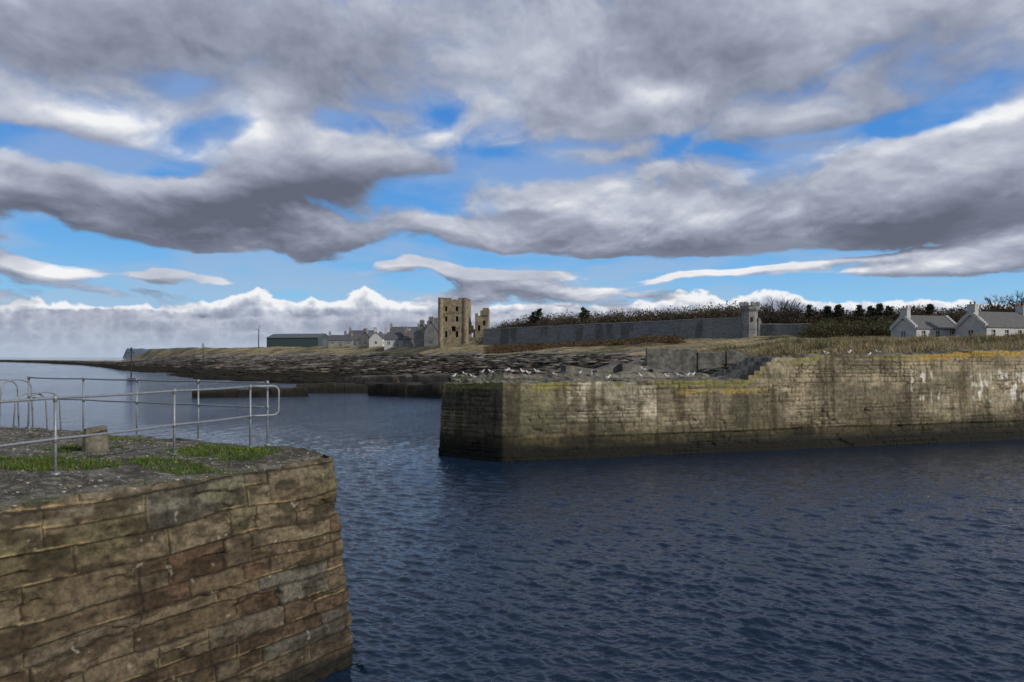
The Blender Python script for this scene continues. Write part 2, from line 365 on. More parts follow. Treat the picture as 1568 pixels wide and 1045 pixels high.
# ---------------------------------------------------------------- rocks
def rocks(name,xs,ys,zs,rs,cols,mt,flat=.5,parent=None,wide=1.):
    t=(1+5**.5)/2
    iv=np.array([(-1,t,0),(1,t,0),(-1,-t,0),(1,-t,0),(0,-1,t),(0,1,t),(0,-1,-t),(0,1,-t),(t,0,-1),(t,0,1),(-t,0,-1),(-t,0,1)])/1.9
    fi=np.array([(0,11,5),(0,5,1),(0,1,7),(0,7,10),(0,10,11),(1,5,9),(5,11,4),(11,10,2),(10,7,6),(7,1,8),(3,9,4),(3,4,2),(3,2,6),(3,6,8),(3,8,9),(4,9,5),(2,4,11),(6,2,10),(8,6,7),(9,8,1)])
    n=len(xs);v=iv[None]*(.7+.6*rng.random((n,12,1)))
    sc=np.stack([rs*(1+rng.random(n)*.7)*wide,rs*(.7+rng.random(n)*.5),rs*flat*(.6+.7*rng.random(n))],-1)
    v=v*sc[:,None,:];a=rng.random(n)*(6.28 if wide==1 else .5);ca,sa=np.cos(a)[:,None],np.sin(a)[:,None]
    v=np.stack([v[...,0]*ca-v[...,1]*sa,v[...,0]*sa+v[...,1]*ca,v[...,2]],-1)+np.stack([xs,ys,zs],-1)[:,None,:]
    f=(fi[None]+12*np.arange(n)[:,None,None]).reshape(-1,3)
    return new_obj(name,v.reshape(-1,3),f,mt,np.repeat(cols[:,None],12,1).reshape(-1,3),parent=parent)
n=9000;gx=-3.5-rng.random(n)*12;gy=8.5+rng.random(n)*14;k=inside(gx,gy,NPt);gx,gy=gx[k],gy[k];n=len(gx)
rocks('quay_gravel',gx,gy,quay_z(gx,gy),.008+.028*rng.random(n)**4,mix((.08,.075,.07),(.36,.33,.29),rng.random(n)),M_rock,.6)
# ---------------------------------------------------------------- bollard
mb=MB();c=W(145,14.9,Z=0)
R=random.Random(3)
rad=[.25,.235,.225,.22,.215,.2,.12];zz=[-.1,.05,.18,.3,.4,.46,.47]
seg=14;vs=[];fs=[]
for j in range(7):
    for i in range(seg):
        t=2*math.pi*i/seg;r=rad[j]*(1+.09*math.sin(3*t+1)+.05*R.uniform(-1,1))
        vs.append((r*math.cos(t),r*.9*math.sin(t),zz[j]+R.uniform(-.012,.012)+(.03*math.cos(t) if j>3 else 0)))
for j in range(6):
    for i in range(seg): fs.append((j*seg+i,j*seg+(i+1)%seg,(j+1)*seg+(i+1)%seg,(j+1)*seg+i))
fs.append(tuple(6*seg+i for i in range(seg)))
mb.add(vs,fs);o=mb.obj('mooring_bollard',[M_stone_boll]);o.location=(c[0],c[1],float(quay_z(c[0],c[1])))
# ---------------------------------------------------------------- railings
def qz(p): return float(quay_z(np.array(p[0]),np.array(p[1])))
def rail_run(name,posts,top,mid,ext=None,r=.024):
    e=empty(name)
    mb=MB()
    for i,p in enumerate(posts):
        z=qz(p);mb.tube([(p[0],p[1],z-.1),(p[0],p[1],top)],r,10)
        mb.tube([(p[0],p[1],z-.02),(p[0],p[1],z+.035)],.07,12)
        for zz in (top,mid):
            mb.ball((p[0],p[1],zz),.038,.038,.042)
            mb.tube([(p[0],p[1],zz-.06),(p[0],p[1],zz+.04)],.032,10)
    mb.obj('posts',[M_galv],parent=e,smooth=True)
    mb=MB()
    def sag(pts):
        out=[]
        for a,b in zip(pts[:-1],pts[1:]):
            for k in range(6): t=k/6;out.append((a[0]+(b[0]-a[0])*t,a[1]+(b[1]-a[1])*t,a[2]+(b[2]-a[2])*t-.012*math.sin(math.pi*t)))
        out.append(pts[-1]);return out
    for zz in (top,mid):
        mb.tube(sag([(p[0],p[1],zz) for p in posts]),r*.9,8)
    if ext: mb.tube(ext,r*.9,8)
    mb.obj('rails',[M_galv],parent=e,smooth=True)
    return e
fpz=[(-8.9,7.1),(-8.1,9.5),(-7.3,11.9),(-6.52,14.37),(-5.80,16.5)]
ext=[]
p0=np.array([-5.80,16.5]);p1=p0+np.array([.40,.28])
for t in np.linspace(0,1,4): ext.append((p0[0]+(p1[0]-p0[0])*t,p0[1]+(p1[1]-p0[1])*t,5.345))
for t in np.linspace(.2,1,6):
    a=t*math.pi/2;ext.append((p1[0]+.12*math.sin(a),p1[1]+.08*math.sin(a),5.345-.13*(1-math.cos(a))))
for t in np.linspace(.2,1,6):
    a=t*math.pi/2;ext.append((p1[0]+.12*math.cos(a),p1[1]+.08*math.cos(a),4.82-.13*math.sin(a)))
for t in np.linspace(.1,1,4): ext.append((p1[0]+(p0[0]-p1[0])*t,p1[1]+(p0[1]-p1[1])*t,4.69))
rail_run('safety_railing',fpz,5.345,4.69,ext)
bk=[(-5.55,16.9),(-7.5,17.8),(-9.5,18.85),(-11.4,19.8),(-13.6,20.95)]
rail_run('safety_railing',bk,5.42,4.86,r=.021)
e=empty('access_ladder');mb=MB()
for px,Y in ((30,20.4),(52,20.6),(8,20.9),(-14,21.1)):
    b=W(px,Y,Z=0);x0,y0=b[0],b[1];z=qz((x0,y0));pts=[]
    hgt=1.0 if px>20 else 1.35
    for t in np.linspace(0,math.pi,12): pts.append((x0-.17*math.cos(t)+.05,y0+.4-.4*math.cos(t),z+hgt-.25+.25*math.sin(t)))
    pts=[(x0-.18,y0,z-.05)]+pts+[(x0+.25,y0+.85,z-.6)]
    mb.tube(pts,.02,8)
for k in range(8):
    a=W(30,20.9,Z=0);b=W(52,21.1,Z=0);mb.tube([(a[0]+.2,a[1]+.3,3.9-.3*k),(b[0]+.2,b[1]+.3,3.9-.3*k)],.015,6)
mb.obj('handrails_and_rungs',[M_galv],parent=e,smooth=True)
# ================================================================ TERRAIN
def zp(py,Y): return H-(py-HY)*Y/F
cols_={ # px : [(Y,Z)*7]
-700:[(2200,-3),(2250,-.5),(2300,-.5),(2350,-.5),(2400,-.5),(2450,-.5),(2700,-3)],
-250:[(1300,-3),(1350,-.1),(1400,.5),(1500,1.0),(1600,1.2),(1700,1),(2000,-3)],
0:[(850,-3),(900,0),(960,.6),(1050,1.2),(1150,1.5),(1250,1.2),(1500,-3)],
120:[(500,-2),(540,0),(600,.5),(700,1.2),(800,1.6),(900,1.5),(1200,-3)],
185:[(290,-2),(330,0),(430,.6),(560,1.4),(650,2),(720,2.2),(900,-2)],
232:[(240,-2),(270,0),(400,.8),(500,3),(540,6),(580,zp(536,580)),(1200,6)],
300:[(175,-2),(200,0),(300,.9),(380,3),(430,7.9),(460,zp(533,460)),(1200,12)],
450:[(150,-2),(162,0),(235,1.0),(290,4.4),(345,7.6),(385,zp(532,385)),(1200,14)],
680:[(128,-2),(140,0),(172,1.2),(200,4.1),(228,7.2),(250,zp(531,250)),(1200,16)],
800:[(95,-2),(110,0),(130,1.6),(158,4.2),(190,7.2),(224,zp(527,224)),(1200,18)],
1000:[(55,-2),(60,.5),(78,3.1),(105,4.9),(142,6.7),(198,zp(517,198)),(1200,20)],
1140:[(50,-1),(55,3.4),(64,4.7),(85,5.4),(120,6.8),(188,zp(516,188)),(1200,20)],
1200:[(49.5,1),(50.5,5.3),(56,6.05),(75,6.3),(110,7.6),(176,zp(515,176)),(1200,20)],
1568:[(56.3,2),(57,5.9),(63,6.5),(80,6.9),(105,8.5),(150,9.9),(1200,20)],
1900:[(64.5,2),(65.5,6.3),(72,6.9),(90,7.4),(115,8.7),(150,10),(1200,20)],
2600:[(90,2),(91,6.3),(100,6.9),(120,7.4),(150,8.6),(200,10),(1200,20)]}
ks=sorted(cols_);A=np.array([cols_[k] for k in ks],float)
pxs=np.concatenate([np.arange(-700,150,14),np.arange(150,1620,2.0),np.arange(1620,2600,14)])
tk=np.concatenate([np.linspace(0,1,14)[:-1],np.linspace(1,2,80)[:-1],np.linspace(2,3,80)[:-1],np.linspace(3,4,60)[:-1],np.linspace(4,5,50)[:-1],np.linspace(5,6,25)])
CY=np.stack([np.interp(pxs,ks,A[:,i,0]) for i in range(7)],-1);CZ=np.stack([np.interp(pxs,ks,A[:,i,1]) for i in range(7)],-1)
Yg=np.stack([np.interp(tk,range(7),CY[i]) for i in range(len(pxs))]);Zg=np.stack([np.interp(tk,range(7),CZ[i]) for i in range(len(pxs))])
Xg=(pxs[:,None]-784)/F*Yg;TK=np.repeat(tk[None],len(pxs),0);PXg=np.repeat(pxs[:,None],len(tk),1)
shore=sst(TK,.8,1.1)*sst(TK,3.8,2.9);left=sst(PXg,1180,1000)
n1=fbm(Xg*.05+.02*Yg,Yg*.11,5,201);n2=fbm(Xg*.25,Yg*.6,4,203)
q=(n1*1.0+Zg*.25)*9
strata=(np.floor(q)+sst(q-np.floor(q),.0,.25)-q)/9
Zg2=Zg+shore*left*((n1-.5)*2.4+strata*4.2+(n2-.5)*.6)+sst(TK,3,4)*(fbm(Xg*.08,Yg*.08,4,205)-.5)*1.4*sst(TK,6,4.9)+sst(TK,1.2,2)*(n2-.5)*.45
Pg=np.stack([Xg,Yg,Zg2],-1)
cn=fbm(Xg*.12,Yg*.35,5,211);cn2=fbm(Xg*.6,Yg*1.2,4,213)
weed=mix((.012,.010,.007),(.032,.026,.014),cn2)
rock=mix((.04,.034,.029),(.23,.20,.175),sst(cn,.38,.66));rock=mix(rock,(.12,.065,.052),sst(fbm(Xg*.07,Yg*.5,4,215),.55,.68)*.6)
rock=mix(rock,(.016,.014,.010),sst(fbm(Xg*.08,Yg*.6,4,217),.46,.54)*.9)
shin=mix((.12,.11,.095),(.36,.335,.30),sst(cn2,.3,.7));shin=mix(shin,rock,sst(fbm(Xg*.1,Yg*.5,4,218),.5,.58)*.8)
gras=mix((.16,.14,.07),(.38,.31,.185),sst(.5*cn+.5*cn2,.32,.66));gras=mix(gras,(.09,.08,.042),sst(fbm(Xg*.1,Yg*.1,4,219),.54,.66)*.75)
heath=mix((.06,.042,.028),(.13,.085,.05),cn2)
field=mix((.06,.065,.028),(.10,.09,.045),cn)
wob=(cn-.5)*1.4
c=mix(weed,rock,sst(TK+wob,1.95,2.4));c=mix(c,shin,sst(TK+wob,2.95,3.35)*.8);c=mix(c,gras,sst(TK+wob,3.75,4.05))
hz=sst(PXg,735,760)*sst(PXg,1100,1000);c=mix(c,heath,hz*sst(TK+wob*.5,4.3,4.55)*sst(TK,5.4,5.2))
c=mix(c,field,sst(TK,5.1,5.4))
rz=sst(PXg,1100,1190);c2=mix(gras,(.05,.05,.028),sst(fbm(Xg*.25,Yg*.25,4,221),.52,.62));c=mix(c,c2,rz)
c=mix(c,(.10,.09,.075),sst(PXg,980,1010)*sst(PXg,1200,1140)*sst(TK,3.1,2.6)*.8)
c=mix(c,weed,sst(Zg2,1.1,.6))
grid_obj('shore_terrain',Pg,M_terr,c,flip=True,smooth=True)
from mathutils.bvhtree import BVHTree
_f=gfaces(*Pg.shape[:2]);bvh=BVHTree.FromPolygons([tuple(p) for p in Pg.reshape(-1,3)],[tuple(q) for q in _f])
def gz(x,y):
    h=bvh.ray_cast(Vector((x,y,200)),Vector((0,0,-1)))
    return h[0].z if h[0] else 0.
xs,ys,zs,rs,cc=[],[],[],[],[]
for i in range(9000):
    px=rng.uniform(240,1180);t=rng.uniform(1.05,3.8)
    cy=np.array([np.interp(px,ks,A[:,j,0]) for j in range(7)]);Y=np.interp(t,range(7),cy);X=(px-784)/F*Y;z=gz(X,Y)
    if z<.05: continue
    xs.append(X);ys.append(Y);zs.append(z);r=.15+.8*rng.random()**3;rs.append(r)
    q=rng.random()**2.2;a=np.array((.016,.014,.009)) if z<1.4 else np.array((.045,.038,.032))*(1-q)+np.array((.27,.24,.20))*q
    cc.append(a)
rocks('shore_rocks',np.array(xs),np.array(ys),np.array(zs)-.05,np.array(rs),np.array(cc),M_rock,.25,wide=2.2)
xs,ys,zs,rs=[],[],[],[]
for i in range(1100):
    px=rng.uniform(690,1190);Y=rng.uniform(51,66) if px>980 else rng.uniform(47,54);X=(px-784)/F*Y;z=gz(X,Y)
    if px<1150 and Y<57: z=max(z,4.5)
    xs.append(X);ys.append(Y);zs.append(z);rs.append(.04+.2*rng.random()**3)
n=len(xs);rocks('pier_rubble',np.array(xs),np.array(ys),np.array(zs),np.array(rs),mix((.05,.045,.038),(.28,.26,.22),rng.random(n)**2),M_rock,.5)
n=120000;px=rng.uniform(990,1640,n);Y=50+rng.random(n)**1.5*78;X=(px-784)/F*Y
tuft=fbm(X*.35,Y*.35,4,231);keep=(tuft>.43)
X,Y,px=X[keep],Y[keep],px[keep]
Zt=np.array([gz(a,b) for a,b in zip(X,Y)])
lim=np.interp(px,[990,1140,1195,1640],[95,70,54.5,61]);lim=np.where(px>1195,136.07/(3.175-(px-784)/F)+.8,lim)
k=(Y>lim)&(Zt>4);X,Y,Zt=X[k],Y[k],Zt[k];n=len(X)
tf=fbm(X*.35,Y*.35,4,231);gc=mix((.20,.165,.085),(.46,.38,.23),rng.random(n));gc=mix(gc,(.085,.085,.04),sst(fbm(X*.15,Y*.15,3,233),.52,.64)*.7)
blades('coastal_grass',X,Y,Zt,.15+1.2*np.clip(tf-.41,0,.3)*2*(.5+rng.random(n)),.03+.03*rng.random(n),gc,M_grass,.45)
# ================================================================ WATER + SEABED
def water_mat():
    m=bpy.data.materials.new('sea_water');m.use_nodes=True;nt=m.node_tree;N=nt.nodes;L=nt.links;b=N['Principled BSDF']
    b.inputs['Base Color'].default_value=(.009,.022,.048,1);b.inputs['Roughness'].default_value=.05;b.inputs['IOR'].default_value=1.33
    g=N.new('ShaderNodeNewGeometry');prev=None
    for sx,sy,rot,sc,w,det in ((1,.5,.35,1.9,.36,2),(1,.6,-.45,4.2,.30,2),(1,.7,.15,9.,.15,3),(1,.5,.2,.3,.6,2)):
        mp=N.new('ShaderNodeMapping');mp.inputs['Rotation'].default_value=(0,0,rot);mp.inputs['Scale'].default_value=(sy,sx,1)
        n=N.new('ShaderNodeTexNoise');n.inputs['Scale'].default_value=sc;n.inputs['Detail'].default_value=det;n.inputs['Roughness'].default_value=.5;n.inputs['Distortion'].default_value=.7
        L.new(g.outputs['Position'],mp.inputs['Vector']);L.new(mp.outputs['Vector'],n.inputs['Vector'])
        a=N.new('ShaderNodeMath');a.operation='MULTIPLY_ADD';a.inputs[1].default_value=w
        L.new(n.outputs['Fac'],a.inputs[0])
        if prev: L.new(prev,a.inputs[2])
        else: a.inputs[2].default_value=0
        prev=a.outputs[0]
    n=N.new('ShaderNodeTexNoise');n.inputs['Scale'].default_value=.05;n.inputs['Detail'].default_value=4
    mp=N.new('ShaderNodeMapping');mp.inputs['Scale'].default_value=(1,.5,1);L.new(g.outputs['Position'],mp.inputs['Vector']);L.new(mp.outputs['Vector'],n.inputs['Vector'])
    mr=N.new('ShaderNodeMapRange');mr.inputs['From Min'].default_value=.35;mr.inputs['From Max'].default_value=.65;mr.inputs['To Min'].default_value=.13;mr.inputs['To Max'].default_value=.32
    L.new(n.outputs['Fac'],mr.inputs['Value'])
    sp=N.new('ShaderNodeSeparateXYZ');L.new(g.outputs['Position'],sp.inputs[0])
    m2=N.new('ShaderNodeMapRange');m2.inputs['From Min'].default_value=15;m2.inputs['From Max'].default_value=55;m2.inputs['To Min'].default_value=.45;m2.inputs['To Max'].default_value=1.
    L.new(sp.outputs[1],m2.inputs['Value']);mm=N.new('ShaderNodeMath');mm.operation='MULTIPLY';L.new(mr.outputs[0],mm.inputs[0]);L.new(m2.outputs[0],mm.inputs[1])
    bp=N.new('ShaderNodeBump');bp.inputs['Strength'].default_value=1
    L.new(mm.outputs[0],bp.inputs['Distance']);L.new(prev,bp.inputs['Height']);L.new(bp.outputs['Normal'],b.inputs['Normal'])
    return m
pyr=np.concatenate([np.arange(1500,1060,-12),np.arange(1060,552,-.75)]);Yr=H*F/(pyr-HY)
Yr=np.concatenate([[-60,-20,0],Yr,[1500,2000,3000,5000,9000,14000]])
pxc=np.concatenate([[-14000,-6000,-3000,-1600,-900],np.arange(-500,-40,20),np.arange(-40,1610,1.6),np.arange(1620,2100,20),[2500,3200,4600,8000,15500]])
Yw=np.repeat(Yr[None],len(pxc),0);Xw=(pxc[:,None]-784)/F*np.maximum(Yw,4.5)
dY=np.abs(np.gradient(Yr))[None,:];Zw=np.zeros(Xw.shape);Rw=np.random.default_rng(77)
gust=.5+1.0*fbm(Xw*.09,Yw*.045,4,601)
wx=Xw+.25*(fbm(Xw*.35,Yw*.35,2,603)-.5);wy=Yw+.25*(fbm(Xw*.35+9,Yw*.35,2,605)-.5)
for i in range(84):
    lam=.11*(.95/.11)**Rw.random();th=Rw.normal(math.radians(245),math.radians(32));kk=2*math.pi/lam
    amp=.0056*lam**.95*(.5+Rw.random());ph=Rw.random()*6.28
    f=np.clip(lam/(2.6*dY)-.6,0,1)
    Zw+=amp*f*np.cos(kk*(wx*math.cos(th)+wy*math.sin(th))+ph)
Zw=np.where(Zw>0,Zw*1.25,Zw*.85)*gust*(Yw>2)*(np.abs(pxc-784)<880)[:,None]
grid_obj('sea_water',np.stack([Xw,Yw,Zw],-1),water_mat(),flip=True)
new_obj('seabed',[(-9000,-60,-3.5),(9000,-60,-3.5),(9000,14000,-3.5),(-9000,14000,-3.5)],[(0,1,2,3)],M_conc)
# ================================================================ LOW BREAKWATERS
def lowwall(name,pa,pb,h0,h1,w,seed,mt=M_wallF,colr=(.02,.017,.012)):
    a=np.array(pa[:2]);b=np.array(pb[:2]);L=np.hypot(*(b-a));n=int(L/.12);us=np.linspace(0,1,n);d=(b-a)/L;nn=np.array([d[1],-d[0]])
    prof=[(w*.52,-1.5),(w*.5,0.),(w*.5,.4),(w*.48,.8),(w*.46,.97),(w*.3,1.),(0,1.),(-w*.4,1.),(-w*.5,.6),(-w*.6,-1.5)]
    P=np.zeros((n,len(prof),3))
    st=np.floor(us*L/1.6)
    for j,(o,q) in enumerate(prof):
        c=a[None]+(b-a)[None]*us[:,None]+nn[None]*(o+(_h(st,st*0+j//2,seed)-.5)*.35)[:,None]
        hh=h0+(h1-h0)*us+(_h(st,st*0+1,seed+1)-.5)*.3-.25*(_h(st,st*0+5,seed+3)>.85)
        P[:,j,:2]=c;P[:,j,2]=np.where(q<0,q,q*hh)
    col=mix(colr,np.array(colr)*3.2,fbm(P[...,0]*.6,P[...,2]*2,4,seed)*sst(P[...,2],.5,1.2))
    return grid_obj(name,P,mt,col,smooth=False,flip=True)
lowwall('stone_breakwater',W(296,112,Z=0),W(472,116,Z=0),1.15,1.3,2.2,301,colr=(.012,.010,.007))
lowwall('stone_breakwater',W(455,126,Z=0),W(590,128,Z=0),1.5,1.6,2.5,303,colr=(.013,.011,.008))
lowwall('stone_breakwater',W(576,119,Z=0),W(692,111,Z=0),1.8,2.1,4,305,colr=(.016,.013,.010))
lowwall('stone_breakwater',W(540,152,Z=0),W(700,138,Z=0),2.1,2.8,5,307,colr=(.045,.038,.031))
# ================================================================ PIER BLOCKS & CONCRETE WALL
def prism(name,pa,pb,z0,za,zb,dep,mt):
    a=np.array(pa[:2]);b=np.array(pb[:2]);d=(b-a)/np.hypot(*(b-a));nn=np.array([-d[1],d[0]])*dep
    vs=[(*a,z0),(*b,z0),(*(b+nn),z0),(*(a+nn),z0),(*a,za),(*b,zb),(*(b+nn),zb+.04),(*(a+nn),za+.04)]
    fs=[(3,2,1,0),(4,5,6,7),(0,1,5,4),(1,2,6,5),(2,3,7,6),(3,0,4,7)]
    o=new_obj(name,vs,fs,mt);m=o.modifiers.new('b','BEVEL');m.width=.05;m.segments=2;return o
for p0,p1,t0,t1,dp in ((866,912,560,566,1.2),(914,950,568,556,1.0),(953,998,557,562,1.4),(1000,1040,566,568,1)):
    prism('concrete_block',W(p0,55,Z=0),W(p1,55.6,Z=0),4.2,zp(t0,55),zp(t1,55.5),dp,M_conc)
cw=empty('concrete_wall')
for p0,p1,t0,t1,Y in ((990,1068,534,535,78),(1068.6,1112,540,541,77.8),(1112.6,1160,536,545,77.6)):
    o=prism('wall_section',W(p0,Y,Z=0),W(p1,Y-.1,Z=0),3.5,zp(t0,Y),zp(t1,Y),.6,M_conc);o.parent=cw
# ================================================================ ESTATE WALL
def estate_wall(name,pa,pb,za,zb,mt,seed,base=4.0,t=.8):
    e=empty(name);a=np.array(pa[:2]);b=np.array(pb[:2]);L=np.hypot(*(b-a));n=int(L/.25);m=30
    us=np.linspace(0,L,n);zt=za+(zb-za)*us/L+(vn(us*.3,us*0,seed)-.5)*.15
    d=(b-a)/L;nn=np.array([d[1],-d[0]])
    s=np.linspace(0,1,m);U=np.repeat(us[:,None],m,1);Z=(zt[:,None]-7)+s[None]*7
    ed,r1,r2,_,_=masonry(U,Z,Z.min(),Z.max(),(.25,.4),(.5,1.1),seed)
    off=.06*r1-.05*np.exp(-(ed/.05)**2)
    P=np.zeros(U.shape+(3,));P[...,0]=a[0]+d[0]*U+nn[0]*off;P[...,1]=a[1]+d[1]*U+nn[1]*off;P[...,2]=Z
    col=mix((.14,.15,.165),(.24,.25,.265),r1*.6+.4*fbm(U*.2,Z*.8,4,seed))
    col=mix(col,(.08,.078,.07),sst(fbm(U*.5,Z*.15,4,seed+3),.48,.7)*.7)
    grid_obj('wall_face',P,M_wallF,col,parent=e)
    B=np.zeros((n,4,3));
    for j,(o,zz) in enumerate(((.12,-.02),(.12,.22),(-t,.22),(-t,-7))):
        B[:,j,0]=a[0]+d[0]*us+nn[0]*o;B[:,j,1]=a[1]+d[1]*us+nn[1]*o;B[:,j,2]=zt+zz
    grid_obj('coping_and_back',B,mt,parent=e,smooth=False)
    return e
estate_wall('estate_boundary_wall',W(740,234,Z=0),W(1136,183,Z=0),zp(505,234),zp(487,183),M_grey,401)
estate_wall('estate_boundary_wall',W(1163,180,Z=0),W(1262,172,Z=0),zp(498,180),zp(497,172),M_grey,403)
def octo(mb,cx,cy,z0,z1,r0,r1,n=8,m=0,rot=math.pi/8):
    vs=[(cx+r0*math.cos(2*math.pi*i/n+rot),cy+r0*math.sin(2*math.pi*i/n+rot),z0) for i in range(n)]+[(cx+r1*math.cos(2*math.pi*i/n+rot),cy+r1*math.sin(2*math.pi*i/n+rot),z1) for i in range(n)]
    fs=[(i,(i+1)%n,n+(i+1)%n,n+i) for i in range(n)]+[tuple(range(n-1,-1,-1)),tuple(range(n,2*n))]
    mb.add(vs,fs,m)
c=W(1148,181,Z=0);zb=zp(520,181);e=empty('castellated_turret',(c[0],c[1],zb))
mb=MB();octo(mb,0,0,-2,6.6,1.95,1.85);octo(mb,0,0,6.6,7.2,1.85,2.3);octo(mb,0,0,7.2,8.1,2.3,2.3);octo(mb,0,0,2.4,2.6,2.0,2.0)
for i in range(8):
    a=2*math.pi*(i+.5)/8+math.pi/8;x,y=2.05*math.cos(a),2.05*math.sin(a);mb.box(x-.35,x+.35,y-.35,y+.35,8.08,9.0)
mb.obj('tower',[M_grey],parent=e)
mb=MB();mb.add([(1.7,-1.2,-1),(4.2,-1.2,-1),(1.7,-1.2,5.2),(2.2,-1.2,5.0),(1.7,.2,-1),(4.2,.2,-1),(1.7,.2,5.2),(2.2,.2,5.0)],[(0,1,3,2),(5,4,6,7),(1,5,7,3),(2,3,7,6),(0,2,6,4)],0)
mb.obj('buttress',[M_grey],parent=e)
mb=MB();mb.box(-.16,.16,-1.95,-1.6,4.2,5.3,1);mb.obj('slit_window',[M_grey,M_dark],parent=e)
# ================================================================ CASTLE
def castle():
    Y=250;c=W(697,Y,Z=0);e=empty('ruined_castle',(c[0],Y,zp(533,Y)),math.radians(-6))
    k=Y/F
    Wd=43*k;Hh=75*k
    mb=MB()
    xs=[-Wd/2,-Wd/2+1.0,-2.7,-1.9,-.5,.9,1.8,2.7,Wd/2-1.0,Wd/2]
    zs=[-3,1.6,3.4,5.4,7.0,8.6,10.3,12.0,13.6,15.0,15.6,Hh]
    op={(2,2),(5,2),(4,3),(2,5),(5,5),(2,7),(5,7),(4,9)}
    def sol(i,k): return (i,k) not in op and not(k==10 and i in (4,5)) and not (k==9 and i==4)
    mb.panel(xs,zs,sol,-4.2,-3.2)
    mb.panel(xs,zs,lambda i,k:not(k==10 and i in(1,2,5)) ,3.2,4.2)
    for sx in (-1,1):
        mb.side(-Wd/2 if sx<0 else Wd/2-1.0,[-3.2,-1.6,-.7,.9,1.8,3.2],zs,lambda i,k:(i,k) not in {(1,2),(3,4),(1,6),(3,7),(2,10),(1,10)},1.0)
    for sx in (-1,1):
        octo(mb,sx*(Wd/2-.6),-3.75,-3,Hh-.1*sx,1.0,.95,12)
    mb.box(-Wd/2-.1,Wd/2+.1,-4.3,-4.203,11.4,11.6)
    mb.obj('main_tower',[M_castle],parent=e)
    mb=MB();mb.box(-3.6,3.6,-3.0,-2.8,0,14.5,0);mb.obj('interior_shade_sheet',[M_dark],parent=e)  # black sheet behind the openings, painted in place of interior shade
    mb=MB();xl=(729-697)*k;xr=(749-697)*k
    zz=[-3,2,4,5.6,7.4,9,10.6,11.4,12.2,13.0]
    xx=[xl,xl+.9,xl+1.8,xl+2.6,xl+3.5,xr]
    prof=[7,6,8,9,9]
    mb.panel(xx,zz,lambda i,k2:k2<prof[i] and (i,k2) not in {(1,3),(3,4),(2,6)},-2.0,-1.2)
    mb.panel(xx,zz,lambda i,k2:k2<[6,6,8,8,9][i],1.2,2.0)
    for x0 in (xl,xr-.8): mb.side(x0,[-1.2,0,1.2],zz,lambda i,k2:k2<(8 if x0>xl+1 else 6)-i,.8)
    mb.box(xl+1.8,xr+.25,-2.3,-2.003,10.6,12.3);mb.box(xl+2.6,xr+.25,-2.3,-1.95,12.3,13.2)
    mb.obj('ruined_wing_tower',[M_castle],parent=e)
    mb=MB();z2=[-3,2,3.6,5,6.2,7.4,8.6,9.6];x2=[Wd/2,Wd/2+.8,Wd/2+1.5,xl]
    mb.panel(x2,z2,lambda i,k:k<=[5,4,3][i] and (i,k) not in {(1,2)},-.5,.4)
    x3=[xl-3,xl-1,xl+1.2,xr+1.2];mb.panel(x3,[-3,0,2,3.4,4.4],lambda i,k:k<(4,3,3)[i],-3.9,-3.1)
    mb.obj('curtain_wall',[M_castle],parent=e)
castle()
